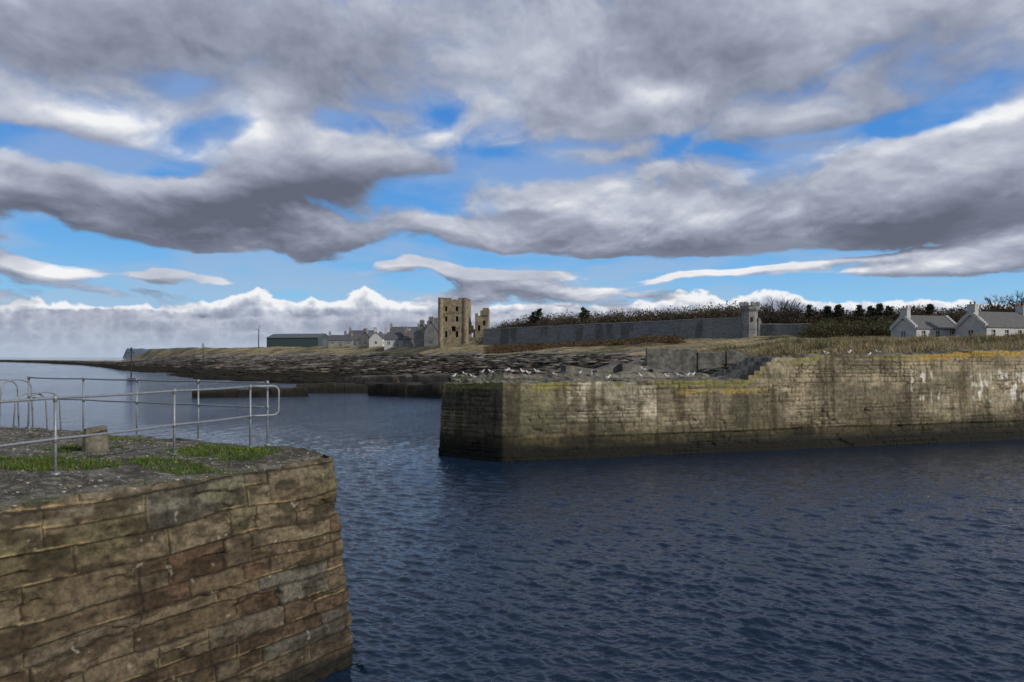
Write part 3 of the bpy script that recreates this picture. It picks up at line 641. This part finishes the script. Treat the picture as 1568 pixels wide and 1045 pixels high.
# ================================================================ HOUSES
def house(name,loc,L,Wd,eave,ridge,rz,wall,roof,chim=(1,1),crow=False,wins=3,dormer=False):
    e=empty(name,loc,rz);mb=MB();h=Wd/2
    xs=[-L/2];cell=L/wins
    for i in range(wins):
        c=-L/2+cell*(i+.5);xs+=[c-.5,c+.5]
    xs.append(L/2)
    door=wins//2
    mb.panel(xs,[-3,0.05,.9,2.1,eave],lambda i,k: not(i%2==1 and (k==2 or (k==1 and (i//2)==door))),-h,-h+.3)
    mb.box(-L/2,L/2,h-.3,h,-3,eave)
    for sx in (-1,1):
        x0=sx*L/2;x1=x0-sx*.3
        a,b=min(x0,x1),max(x0,x1)
        pr=[(-h+.3,-3),(h-.3,-3),(h-.3,eave+.3*(ridge-eave)/h),(0,ridge-.02),(-h+.3,eave+.3*(ridge-eave)/h)]
        vs=[(a,y,z) for y,z in pr]+[(b,y,z) for y,z in pr];n=5
        mb.add(vs,[tuple(range(n))[::-1],tuple(range(n,2*n))]+[(i,(i+1)%n,n+(i+1)%n,n+i) for i in range(n)])
    mb.obj('walls',[wall],parent=e)
    mb=MB();t=.18;o=.25
    sl=(ridge-eave)/h
    for sy in (-1,1):
        y0=sy*(h+o);z0=eave-o*sl
        vs=[(-L/2-.1,y0,z0+.02),(L/2+.1,y0,z0+.02),(L/2+.1,0,ridge+.02),(-L/2-.1,0,ridge+.02)]
        vs+=[(x,y,z+t) for x,y,z in vs]
        f=[(0,1,2,3),(7,6,5,4),(0,4,5,1),(1,5,6,2),(2,6,7,3),(3,7,4,0)]
        mb.add(vs,f if sy>0 else [q[::-1] for q in f])
    mb.obj('roof',[roof],parent=e)
    mb=MB()
    for i in range(wins):
        c=-L/2+cell*(i+.5);z0=0.05 if i==door else .9
        mb.box(c-.5,c+.5,-h+.16,-h+.2,z0,2.1,0)
        mb.box(c-.04,c+.04,-h+.12,-h+.158,z0,2.1,1)
        mb.box(c-.5,c+.5,-h+.12,-h+.158,1.46,1.54,1);mb.box(c-.58,c+.58,-h-.06,-h-.003,z0-.12,z0-.01,1)
    mb.box(-L/2-.035,-L/2-.006,-.45,.45,1.0,2.1,0);mb.box(-L/2-.05,-L/2-.038,-.05,.05,1.0,2.1,1)
    mb.obj('windows_and_door',[M_glass,M_white2],parent=e)
    mb=MB()
    for s,f in zip((-1,1),chim):
        if not f: continue
        x=s*(L/2-.45);mb.box(x-.45,x+.45,-.8,.8,ridge-.9,ridge+1.3,0);mb.box(x-.52,x+.52,-.87,.87,ridge+1.3,ridge+1.48,0)
        for q in (-.4,.4): mb.tube([(x,q,ridge+1.47),(x,q,ridge+1.95)],.16,8,1)
    if crow:
        for s in (-1,1):
            nst=8
            for i in range(nst):
                y=h-(i+.5)*h/nst;z=eave+(i+.5)*(ridge-eave)/nst
                for sy in (-1,1): mb.box(s*L/2-.3,s*L/2+.3,sy*y-h/nst/2,sy*y+h/nst/2-.004,z-.4,z+.45,0)
    if mb.v: mb.obj('chimneys_and_gable_steps',[wall,M_pot],parent=e)
    return e
def hz_(px,Y,py): p=W(px,Y,py);return (p[0],p[1],p[2])
R20=math.radians
house('white_cottage',hz_(1416,143,525),10.8,5.8,2.6,5.0,R20(20),M_white,M_slateL,(1,0),True,3)
house('white_cottage',hz_(1527,139,524),13.5,6.2,2.7,5.4,R20(20),M_white,M_slateL,(1,1),True,4)
for px,Y,py,L,w,ea,ri,rz,wl,rf,ch in ((522,350,531,11,6,2.8,5.2,8,M_grey,M_slate,(1,1)),(546,365,530,12,6,3,5.6,-5,M_grey,M_slateL,(1,1)),
    (566,330,531,8,6.5,3.2,6.2,70,M_grey,M_slate,(1,0)),(580,315,531,7,6,3.2,6.0,80,M_white2,M_slate,(1,0)),(555,400,524,14,6,3,6,0,M_grey,M_slate,(1,1)),(620,335,524,13,6,3.4,6.6,5,M_grey,M_slate,(1,1)),
    (609,290,532,10,6,2.9,5.6,6,M_white,M_slate,(1,1)),(636,287,532,8,6,3.2,6.2,-4,M_grey,M_slateL,(1,1)),(652,275,531,8,6,4.6,8.0,75,M_grey,M_slate,(1,1)),
    (664,268,531,7,5,5.2,8.9,80,M_grey,M_slate,(1,1)),(596,345,531,9,6,2.8,5.2,0,M_grey,M_slate,(1,1))):
    house('village_house',hz_(px,Y,py),L,w,ea,ri,R20(rz),wl,rf,ch)
# shed
e=empty('boat_shed',hz_(458,450,532),R20(-14));mb=MB();L,w=34,16
mb.box(-L/2,L/2,-w/2,w/2,-3,5.4,0)
mb.add([(L/2,-w/2,5.4),(L/2,w/2,5.4),(L/2,0,7.8),(-L/2,-w/2,5.4),(-L/2,w/2,5.4),(-L/2,0,7.8)],[(0,1,2),(5,4,3)],0)
for i in range(34): x=-L/2+.5+i;mb.box(x-.08,x+.08,-w/2-.06,-w/2-.003,0,5.3,0)
mb.box(L/2+.004,L/2+.1,-3,3,0,4.5,1)
mb.obj('cladding',[M_shed,M_shedr],parent=e)
mb=MB()
for sy in (-1,1):
    vs=[(-L/2-.3,sy*(w/2+.4),5.3),(L/2+.3,sy*(w/2+.4),5.3),(L/2+.3,0,7.85),(-L/2-.3,0,7.85)];vs+=[(a,b,c+.25) for a,b,c in vs];f=[(0,1,2,3),(7,6,5,4),(0,4,5,1),(1,5,6,2),(2,6,7,3),(3,7,4,0)]
    mb.add(vs,f)
mb.obj('roof',[M_shedr],parent=e)
# wind turbine
e=empty('wind_turbine',hz_(396,480,531));mb=MB();mb.tube([(0,0,-2),(0,0,11)],[.38,.2],8);mb.box(-.25,.25,-.6,.5,10.85,11.35)
mb.obj('mast',[M_darkm],parent=e);mb=MB();mb.ball((0,-.75,11.1),.25,.25,.25)
for a in (.5,.5+2.094,.5+4.189): mb.tube([(0,-.75,11.1),(1.2*math.sin(a),-.75,11.1+1.2*math.cos(a)),(3.2*math.sin(a),-.75,11.1+3.2*math.cos(a))],[.14,.2,.05],6)
mb.obj('rotor',[M_grey],parent=e)
def beacon(px,Y,py,h):
    e=empty('harbour_beacon',hz_(px,Y,py));mb=MB();mb.tube([(0,0,-1.5),(0,0,h)],[.18,.14],8)
    mb.box(-.7,.7,-.7,.7,-1.5,.5);mb.tube([(-.9,0,h-.5),(.9,0,h-.5)],.07,6);mb.box(-.35,.35,-.35,.35,h-.1,h+.05);mb.tube([(0,0,h),(0,0,h+.6)],.22,8);mb.tube([(0,0,h+.6),(0,0,h+.85)],[.3,.05],8)
    mb.tube([(-.9,0,h-.5),(0,0,h-1.8)],.05,6);mb.tube([(.9,0,h-.5),(0,0,h-1.8)],.05,6)
    for k in range(8): mb.tube([(-.25,-.2,.6+k*.6),(.25,-.2,.6+k*.6)],.03,5)
    mb.obj('post',[M_darkm],parent=e)
beacon(201,190,583,7.6);beacon(311,330,557,8.2)
# headland
xs=np.linspace(188,420,160);P=np.zeros((160,8,3))
for i,px in enumerate(xs):
    Y=3200;top=zp(533.5+.8*math.sin(px*.06)-(px-188)*.006+1.2*float(vn(px*.12,0.,5)),Y)*float(sst(px,186,196))+.1
    for j,(dy,q) in enumerate(((0,-.1),(2,.3),(5,.6),(8,.9),(15,1),(200,1.02),(500,1.05),(900,1.0))):
        p=W(px,Y+dy,Z=0);P[i,j]=(p[0],p[1],top*q)
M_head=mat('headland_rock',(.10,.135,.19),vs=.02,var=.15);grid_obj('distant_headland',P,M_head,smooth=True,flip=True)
# ================================================================ WOODLAND
def wood(name,spec,ntri,seed,cols,sz=1.):
    R=np.random.default_rng(seed);V=[];C=[]
    for (x,y,z,r,h) in spec:
        n=ntri;d=R.normal(size=(n,3));d/=np.linalg.norm(d,axis=1)[:,None];d[:,2]=np.abs(d[:,2])
        rad=R.random(n)**.3
        p=np.stack([x+d[:,0]*r*rad,y+d[:,1]*r*rad,z+d[:,2]*h*rad*(.88+.2*R.random(n))],-1)
        s=(.14+.22*R.random(n))*sz;a=R.normal(size=(n,3))*s[:,None];b=R.normal(size=(n,3))*s[:,None]*.5
        up=np.zeros((n,3));up[:,2]=s*1.3*R.random(n);up[:,:2]=d[:,:2]*s[:,None]*.8
        V.append(np.stack([p-b,p+b,p+up+a*.5],1));q=R.random();cc=np.array(cols[0])*(1-q)+np.array(cols[1])*q
        C.append(np.repeat((cc[None]*(.6+.7*R.random(n)[:,None]))[:,None],3,1))
    V=np.concatenate(V).reshape(-1,3);C=np.concatenate(C).reshape(-1,3)
    return new_obj(name,V,np.arange(len(V)).reshape(-1,3),M_leaf,C)
spec=[]
def topy(px): return np.interp(px,[745,765,790,830,900,960,1050,1130,1180,1240,1300,1350,1400,1450,1500,1568,1700],[503,494,487,481,478,475,470,464,470,472,475,473,468,472,466,460,459])
for i in range(1000):
    px=rng.uniform(748,1700);Y=np.interp(px,[740,1136,1300,1700],[242,192,185,165])+rng.uniform(0,30)
    p=W(px,Y,Z=0);g0=gz(p[0],Y);tp=zp(topy(px)+rng.uniform(-1.5,3),Y);h=tp-g0
    spec.append((p[0],Y,g0,rng.uniform(2.2,4.0),max(h,2)))
wood('distant_woodland',spec,330,5,((.065,.052,.038),(.10,.08,.055)))
B=np.zeros((400,7,3))
for i,px in enumerate(np.linspace(746,1700,400)):
    Y0=np.interp(px,[740,1136,1300,1700],[246,196,189,169])
    for j,(dy,q) in enumerate(((0,-.3),(1.5,.5),(5,.80),(12,.88),(22,.88),(40,.75),(60,-.3))):
        Y=Y0+dy;p=W(px,Y,Z=0);g0=gz(p[0],Y);B[i,j]=(p[0],p[1],g0+(zp(topy(px),Y0)-g0)*q*(.92+.14*float(vn(px*.15,j*.7,3))))
cb_=mix((.035,.028,.02),(.075,.058,.04),fbm(B[...,0]*.4,B[...,2]*.5+B[...,1]*.1,3,9))
grid_obj('wooded_bank',B,M_leaf,cb_,flip=True)
spec=[]
for i in range(200):
    px=rng.uniform(1235,1372);Y=rng.uniform(150,176);p=W(px,Y,Z=0);g0=gz(p[0],Y)
    h=max(zp(rng.uniform(486,508),Y)-g0,1.)
    spec.append((p[0],Y,g0,rng.uniform(1.3,2.6),h))
wood('scrub_bushes',spec,200,6,((.075,.062,.04),(.085,.085,.04)),.8)
spec=[]
for i in range(700):
    px=rng.uniform(745,1040);Y=np.interp(px,[740,1136],[226,178])-rng.uniform(2,22);p=W(px,Y,Z=0);g0=gz(p[0],Y);spec.append((p[0],Y,g0-.2,rng.uniform(.8,2),rng.uniform(.4,1.1)))
wood('heath_scrub',spec,60,8,((.08,.05,.034),(.12,.09,.05)),.7)
def tree_branches(mb,p,d,L,r,depth,R,spread=.5):
    q=p+d*L
    mid=p+d*L*.5+Vector((R.uniform(-1,1),R.uniform(-1,1),R.uniform(-1,1)))*L*.05
    mb.tube([p,mid,q],[r,r*.85,r*.68],5 if depth>2 else 3,cap=False)
    if depth==0: return
    for k in range(3 if depth>1 else 4):
        nd=(d+Vector((R.gauss(0,spread),R.gauss(0,spread),R.gauss(.12,spread*.6)))).normalized()
        st=p+d*L*R.uniform(.55,1.0) if k else q
        tree_branches(mb,st,nd,L*R.uniform(.62,.82),r*.6,depth-1,R,spread)
R=random.Random(5)
for px,Y,py in ((1176,188,456),(1193,190,453),(1210,187,455),(1226,189,459),(1530,170,449),(1552,168,444),(1580,170,442),(1405,185,463)):
    p=W(px,Y,Z=0);g0=gz(p[0],Y);h=zp(py,Y)-g0
    mb=MB();tree_branches(mb,Vector((0,0,-.3)),Vector((R.uniform(-.1,.1),0,1)).normalized(),h*.30,.22,5,R,.42)
    zmax=max(v[2] for v in mb.v);o=mb.obj('bare_tree',[M_bark]);o.location=(p[0],Y,g0);f=h/zmax;o.scale=(f*1.1,f*1.1,f)
def pine(px,Y,py,hpx,seed):
    R=np.random.default_rng(seed);p=W(px,Y,Z=0);g0=gz(p[0],Y);top=zp(py,Y)-g0;h=top;ch=hpx*Y/F*1.5
    e=empty('pine_tree',(p[0],Y,g0));mb=MB();ln=R.uniform(.3,1.0)
    mb.tube([(0,0,-.3),(ln*.3,0,h*.5),(ln,0,h*.97)],[.25,.17,.05],6)
    V=[];C=[]
    nl=7
    for l in range(nl):
        z=h-ch+ch*(l+.3)/nl;rr=(1-(l/nl))*ch*.42+.35;xc=ln*(z/h)
        for k in range(6):
            if R.random()<.25: continue
            a=R.random()*6.28;Lb=rr*R.uniform(.6,1.25)*(1.25 if math.cos(a)>0 else .75)
            ex,ey,ez=xc+Lb*math.cos(a),Lb*math.sin(a),z+R.uniform(-.1,.45)
            mb.tube([(xc,0,z-.2),(ex,ey,ez)],[.06,.02],4,cap=False)
            n=34;t=R.uniform(.35,1.05,n)[:,None];c=np.array([xc,0,z-.1])*(1-t)+np.array([ex,ey,ez])*t+R.normal(0,.16,(n,3))*np.array([1,1,.6])
            s=.2;tri=np.stack([c+R.normal(0,s,(n,3))*.7,c+R.normal(0,s,(n,3))*.7,c+R.normal(0,s,(n,3))+np.array([0,0,.1])],1)
            V.append(tri);C.append(np.repeat((np.array([.038,.048,.028])*R.uniform(.6,1.6))[None,None],n,0).repeat(3,1))
    mb.obj('trunk_and_limbs',[M_bark],parent=e)
    V=np.concatenate(V).reshape(-1,3);C=np.concatenate(C).reshape(-1,3)
    new_obj('foliage',V,np.arange(len(V)).reshape(-1,3),M_leaf,C,parent=e)
for i,(px,py,hp) in enumerate(((812,478,14),(821,474,14),(889,472,12),(896,476,10),(1237,468,14),(1262,470,13),(1279,468,14),(1311,469,12),(1330,471,11),(1342,467,13),(1357,471,10),(1420,468,10))):
    pine(px,float(np.interp(px,[740,1136,1300,1700],[240,198,180,165]))+3,py,hp*.8,i+50)
# ================================================================ GULLS
def gull_mesh():
    mb=MB();Wt=(.72,.72,.72);Gr=(.36,.38,.41)
    ax=[(-.20,0,.20),(-.13,0,.185),(-.06,0,.18),(.02,0,.19),(.08,0,.215),(.12,0,.26),(.14,0,.305),(.165,0,.33),(.19,0,.325),(.205,0,.32)]
    mb.tube(ax,[.012,.045,.066,.072,.062,.042,.032,.036,.026,.010],10,0,Wt)
    mb.tube([(.2,0,.322),(.235,0,.315),(.25,0,.303)],[.011,.008,.002],6,0,(.5,.3,.03))
    for s in (-1,1):
        mb.tube([(.07,s*.05,.23),(0,s*.068,.225),(-.1,s*.05,.215),(-.2,s*.02,.21)],[.02,.045,.036,.012],8,0,Gr)
        mb.tube([(-.17,s*.025,.215),(-.29,s*.012,.215)],[.016,.003],6,0,(.03,.03,.03))
        mb.tube([(-.01,s*.03,.14),(0,s*.03,.0)],.007,5,0,(.45,.2,.15));mb.box(-.01,.045,s*.03-.015,s*.03+.015,0,.008,0,(.45,.2,.15))
        mb.ball((.178,s*.024,.337),.006,.004,.006,0,(.01,.01,.01),6,4)
    mb.tube([(-.15,0,.2),(-.25,0,.195)],[.03,.012],6,0,Wt)
    return mb.obj('seagull',[M_gull],smooth=True,col=True)
g0_=gull_mesh();first=True
bpy.context.view_layer.update()
dg=bpy.context.evaluated_depsgraph_get()
def hitz(x,y):
    h=scene.ray_cast(dg,Vector((x,y,40)),Vector((0,0,-1)));return h[1].z if h[0] else 4.5
gl=[(694,50),(712,51.5),(724,50.5),(738,51.5),(752,51),(775,51),(783,51.5),(800,51),(809,51.5),(822,51),(850,50.5),(887,51.5),(905,51.5),(1040,51),(1052,50.6),(1060,51.2),(1021,50),(930,47),(981,50.2)]
for px,Y in gl+[(1265,50.9),(1300,51.9),(1330,52.3),(1345,52.5),(985,54)]:
    o=g0_ if first else bpy.data.objects.new('seagull',g0_.data)
    if not first: scene.collection.objects.link(o)
    first=False;p=W(px,Y,Z=0);o.location=(p[0],Y,hitz(p[0],Y));o.rotation_euler=(0,0,rng.choice([0,3.14])+rng.normal(0,.6));s=1.05;o.scale=(s,s,s)
# ================================================================ SKY DOME (front part of the sky, clouds as vertex colours) 
def ang(px,py):
    az=math.atan((px-784)/F);el=math.atan((HY-py)/F*math.cos(az));return az,el
rd=math.radians
azs=np.concatenate([np.arange(-80,-37,.5),np.arange(-37,37,.075),np.arange(37,80.1,.5)]);els=np.concatenate([np.arange(-.4,8,.045),np.arange(8,27.5,.07),np.arange(27.5,62,.5)])
AZ,EL=np.meshgrid(np.radians(azs),np.radians(els),indexing='ij')
def blobsum(AZ,EL,lst):
    s=np.zeros(AZ.shape)
    for px,py,rx,ry,rot,amp in lst:
        a,e_=ang(px,py);c=math.cos(a);th=rd(rot)
        dx=(AZ-a)/(c*c);dy=(EL-e_)/c
        u=(dx*math.cos(th)+dy*math.sin(th))/(rx/F);v=(-dx*math.sin(th)+dy*math.cos(th))/(ry/F)
        s+=amp*np.exp(-(u*u+v*v))
    return s
L1=[(215,240,130,20,0,-.9),(60,208,75,22,0,-.65),(130,380,90,24,0,-.8),(330,400,110,18,0,-.7),(240,128,50,16,0,-.5),
    (655,165,36,20,0,-.5),(1290,95,110,14,20,-.35),(1430,165,150,22,10,-.7),(1240,205,130,11,8,-.45),(800,262,125,20,-8,-.6),(690,300,60,24,0,-.65),(980,245,120,13,10,-.45),
    (560,400,70,20,0,-.45),(900,400,330,12,-2,-.75),(1300,390,260,8,2,-.5),(1350,438,260,12,2,-.7),(60,345,60,14,0,-.5),(960,434,160,10,0,-.5),(700,396,80,12,0,-.5),(480,438,130,12,0,-.6),(20,250,30,34,0,-.4),
    (480,195,50,16,0,-.4),(1010,215,90,10,0,-.3),(560,160,60,10,0,-.25),(870,225,60,10,0,-.25),(310,200,60,14,0,-.4),(500,315,60,12,-20,-.3),(1180,85,60,12,0,-.25),(130,95,60,12,0,-.15),(230,440,140,8,0,-.3),
    (430,280,130,42,8,.75),(290,338,130,36,6,.75),(490,375,85,24,0,.75),(60,290,70,34,0,.6),(590,250,90,26,0,.5),(150,335,50,18,0,.2),
    (1150,345,400,34,4,.95),(1480,275,200,64,8,.9),(760,352,140,20,3,.65),(1180,412,420,9,4,.7),(1480,400,160,18,4,.4),(1000,170,240,50,0,.35),(1250,40,400,60,0,.4),
    (400,175,50,48,0,.45),(150,190,100,20,0,.4),(60,418,75,16,0,.65),(255,424,50,12,0,.75),(335,433,40,9,0,.6),(610,410,60,12,10,.7),(740,425,110,16,0,.6),(860,452,110,16,0,.4),(560,60,600,90,0,.34),(100,60,200,80,0,.25)]
def density(AZ,EL):
    e_=np.maximum(EL,0)
    v=.62*np.log(e_+.10);u=AZ*1.0
    w1=fbm(u*7,v*7,5,501)-.5;w2=fbm(u*7+40,v*7,5,503)-.5
    d=blobsum(AZ+w1*.13,EL+w2*.06*(.4+e_*2),L1)
    d+=.40+.28*sst(e_,.08,.28)
    nA=fbm(u*6+w1*1.0,v*7+w2*1.0,7,511,.58)-.5;nB=fbm(u*15+w1*2,v*15+w2*1.5,6,513,.6)-.5
    t=sst(e_,.12,.28)
    return d+nA*1.15*(.6+.4*t)+nB*(.95-.45*t)
D0=density(AZ,EL);D1=density(AZ+.006,EL+.020);D2=density(AZ+.003,EL+.007)
soft=sst(EL,.08,.3)
alpha=sst(D0,.38-.12*soft,.62+.22*soft)
edge=np.clip((D0-D1)*.42+(D0-D2)*.45,-.22,.34)*(1.05-.5*soft)
K=[(430,285,150,46,8,-.36),(290,345,140,38,6,-.36),(495,378,95,24,0,-.36),(50,300,80,40,0,-.28),(1150,358,380,24,5,-.14),(1480,320,200,50,8,-.10),(640,265,80,28,0,-.18),(255,428,60,12,0,-.15),(740,430,120,14,0,-.12),(610,412,60,12,0,-.15),
   (400,175,50,45,0,.38),(150,185,110,24,0,.36),(1005,145,50,20,0,.42),(1240,165,80,20,0,.22),(1500,185,130,12,10,.42),(1250,238,160,12,12,.28),(800,318,130,8,4,.28),(250,235,80,16,0,.25),(880,300,120,10,5,.18),
   (100,410,36,12,0,.35),(1500,385,160,16,4,.30),
   (300,60,300,60,0,-.07),(100,60,160,50,0,-.08),(1400,30,250,50,0,.12),(640,200,90,40,0,.08),(850,60,200,50,0,.05)]
vv=.62*np.log(np.maximum(EL,0)+.1)
sh=.49+blobsum(AZ+.05*(fbm(AZ*12,EL*20,5,531)-.5),EL+.035*(fbm(AZ*12+9,EL*20,5,533)-.5),K)
sh+=(fbm(AZ*6,vv*8,6,541,.55)-.5)*.75+(fbm(AZ*20,vv*22,5,543,.6)-.5)*.22+edge-(np.clip(D0-.7,0,1))*.06
pos=np.array([0,.25,.5,.75,1.]);cc=np.array([(.125,.14,.19),(.20,.225,.30),(.335,.37,.47),(.55,.585,.67),(.90,.905,.92)])
def shade(s):
    s=np.clip(s,0,1);return np.stack([np.interp(s,pos,cc[:,i]) for i in range(3)],-1)
pe=np.radians([0,4,8,14,22,40,62]);bc=np.array([(.42,.62,.80),(.27,.55,.82),(.15,.42,.80),(.08,.29,.70),(.05,.20,.57),(.03,.13,.44),(.02,.10,.38)])
skc=np.stack([np.interp(EL,pe,bc[:,i]) for i in range(3)],-1)
thin=.38*sst(fbm(AZ*8,vv*12,6,551),.38,.66)[...,None];skc=skc*(1-thin)+np.array((.43,.49,.61))*thin
# row of distant cumulus above the horizon: billowing tops, greyer bases
pxg=784+F*np.tan(np.clip(AZ,-1.2,1.2));pyg=HY-F*np.tan(EL)/np.cos(np.clip(AZ,-1.2,1.2))
def billow(x,y,o,seed):
    s=0;a=1;t=0
    for i in range(o):
        s=s+a*(1-np.abs(2*vn(x,y,seed+i)-1));t+=a;a*=.55;x=x*2.03+5.1;y=y*2.03+3.7
    return s/t
for base,amp_,ctr,seed,lo,hi in ((474,28,[(-400,.6),(0,.5),(90,.6),(150,.2),(300,.3),(390,1.),(460,.6),(560,1.1),(640,.4),(700,.75),(800,.4),(900,.2),(1010,.75),(1070,1.15),(1130,.7),(1190,1.15),(1260,.4),(1400,.6),(1568,.3),(2200,.5)],701,.25,1.12),
                                 (492,22,[(-400,.8),(0,.7),(200,.9),(330,.4),(500,.6),(650,.9),(800,.7),(1000,.5),(1300,.8),(1568,.6),(2200,.5)],721,.05,.62)):
    env=np.interp(pxg,[c[0] for c in ctr],[c[1] for c in ctr])
    b=billow(pxg/85,pyg/70,6,seed);top=base-env*amp_*(-.2+1.6*b)+5*(fbm(pxg/14,pyg/14,3,seed+9)-.5)*2
    dpt=pyg-top
    al=sst(dpt,-1.5,3.0)
    s_=hi-(hi-.50)*sst(dpt,0,20+12*b)+(billow(pxg/28,pyg/20,5,seed+20)-.55)*.5-(1-env.clip(0,1))*lo
    skc=mix(skc,shade(s_),al*.97)
skc=mix(skc,shade(sh),alpha*sst(EL,.045,.075))
skc=mix(skc,(.44,.52,.64),sst(EL,rd(3.0),rd(-.1))*.8)
Rr=12500.
Pd=np.stack([Rr*np.sin(AZ)*np.cos(EL),Rr*np.cos(AZ)*np.cos(EL),Rr*np.sin(EL)+H],-1)
ms=bpy.data.materials.new('sky_clouds');ms.use_nodes=True;nt=ms.node_tree
for n in list(nt.nodes): nt.nodes.remove(n)
o_=nt.nodes.new('ShaderNodeOutputMaterial');em=nt.nodes.new('ShaderNodeEmission');at=nt.nodes.new('ShaderNodeAttribute');at.attribute_name='Col'
nt.links.new(at.outputs['Color'],em.inputs['Color']);nt.links.new(em.outputs[0],o_.inputs[0]);em.inputs['Strength'].default_value=1.0
try: ms.cycles.emission_sampling='NONE'
except Exception: pass
grid_obj('sky',Pd,ms,skc,flip=True)
# ================================================================ WORLD (rest of the sky)
w=bpy.data.worlds.new('World');scene.world=w;w.use_nodes=True;nt=w.node_tree;N=nt.nodes;L=nt.links
bg=N['Background'];bg.inputs['Strength'].default_value=.1
sunv=Vector((.80,-.50,.44)).normalized();sel=math.asin(sunv.z);saz=math.atan2(sunv.x,sunv.y)
sky=N.new('ShaderNodeTexSky');sky.sky_type='NISHITA';sky.sun_disc=False;sky.sun_elevation=sel;sky.sun_rotation=saz;sky.air_density=1.0;sky.dust_density=.3;sky.ozone_density=2.5
tc=N.new('ShaderNodeTexCoord');n=N.new('ShaderNodeTexNoise');n.inputs['Scale'].default_value=3;n.inputs['Detail'].default_value=3;L.new(tc.outputs['Generated'],n.inputs['Vector'])
mr=N.new('ShaderNodeMapRange');mr.inputs['From Min'].default_value=.35;mr.inputs['From Max'].default_value=.6;L.new(n.outputs['Fac'],mr.inputs['Value'])
mx=N.new('ShaderNodeMix');mx.data_type='RGBA';L.new(mr.outputs[0],mx.inputs[0]);L.new(sky.outputs[0],mx.inputs[6]);mx.inputs[7].default_value=(4.2,4.4,4.8,1)
L.new(mx.outputs[2],bg.inputs['Color'])
sl=bpy.data.lights.new('sun','SUN');sl.energy=3.0;sl.angle=math.radians(1.0);sl.color=(1,.92,.80);so=bpy.data.objects.new('sun',sl);scene.collection.objects.link(so)
so.rotation_euler=sunv.to_track_quat('Z','Y').to_euler()
cd=bpy.data.cameras.new('camera');cd.sensor_width=36;cd.lens=36*F/1568;cd.shift_y=(HY-522.7)/1568;cd.clip_end=20000;cd.clip_start=.1
co=bpy.data.objects.new('camera',cd);co.location=(0,0,H);co.rotation_euler=(math.pi/2,0,0);scene.collection.objects.link(co);scene.camera=co
vs_=scene.view_settings;vs_.view_transform='Standard';vs_.look='None';vs_.exposure=0;vs_.gamma=1
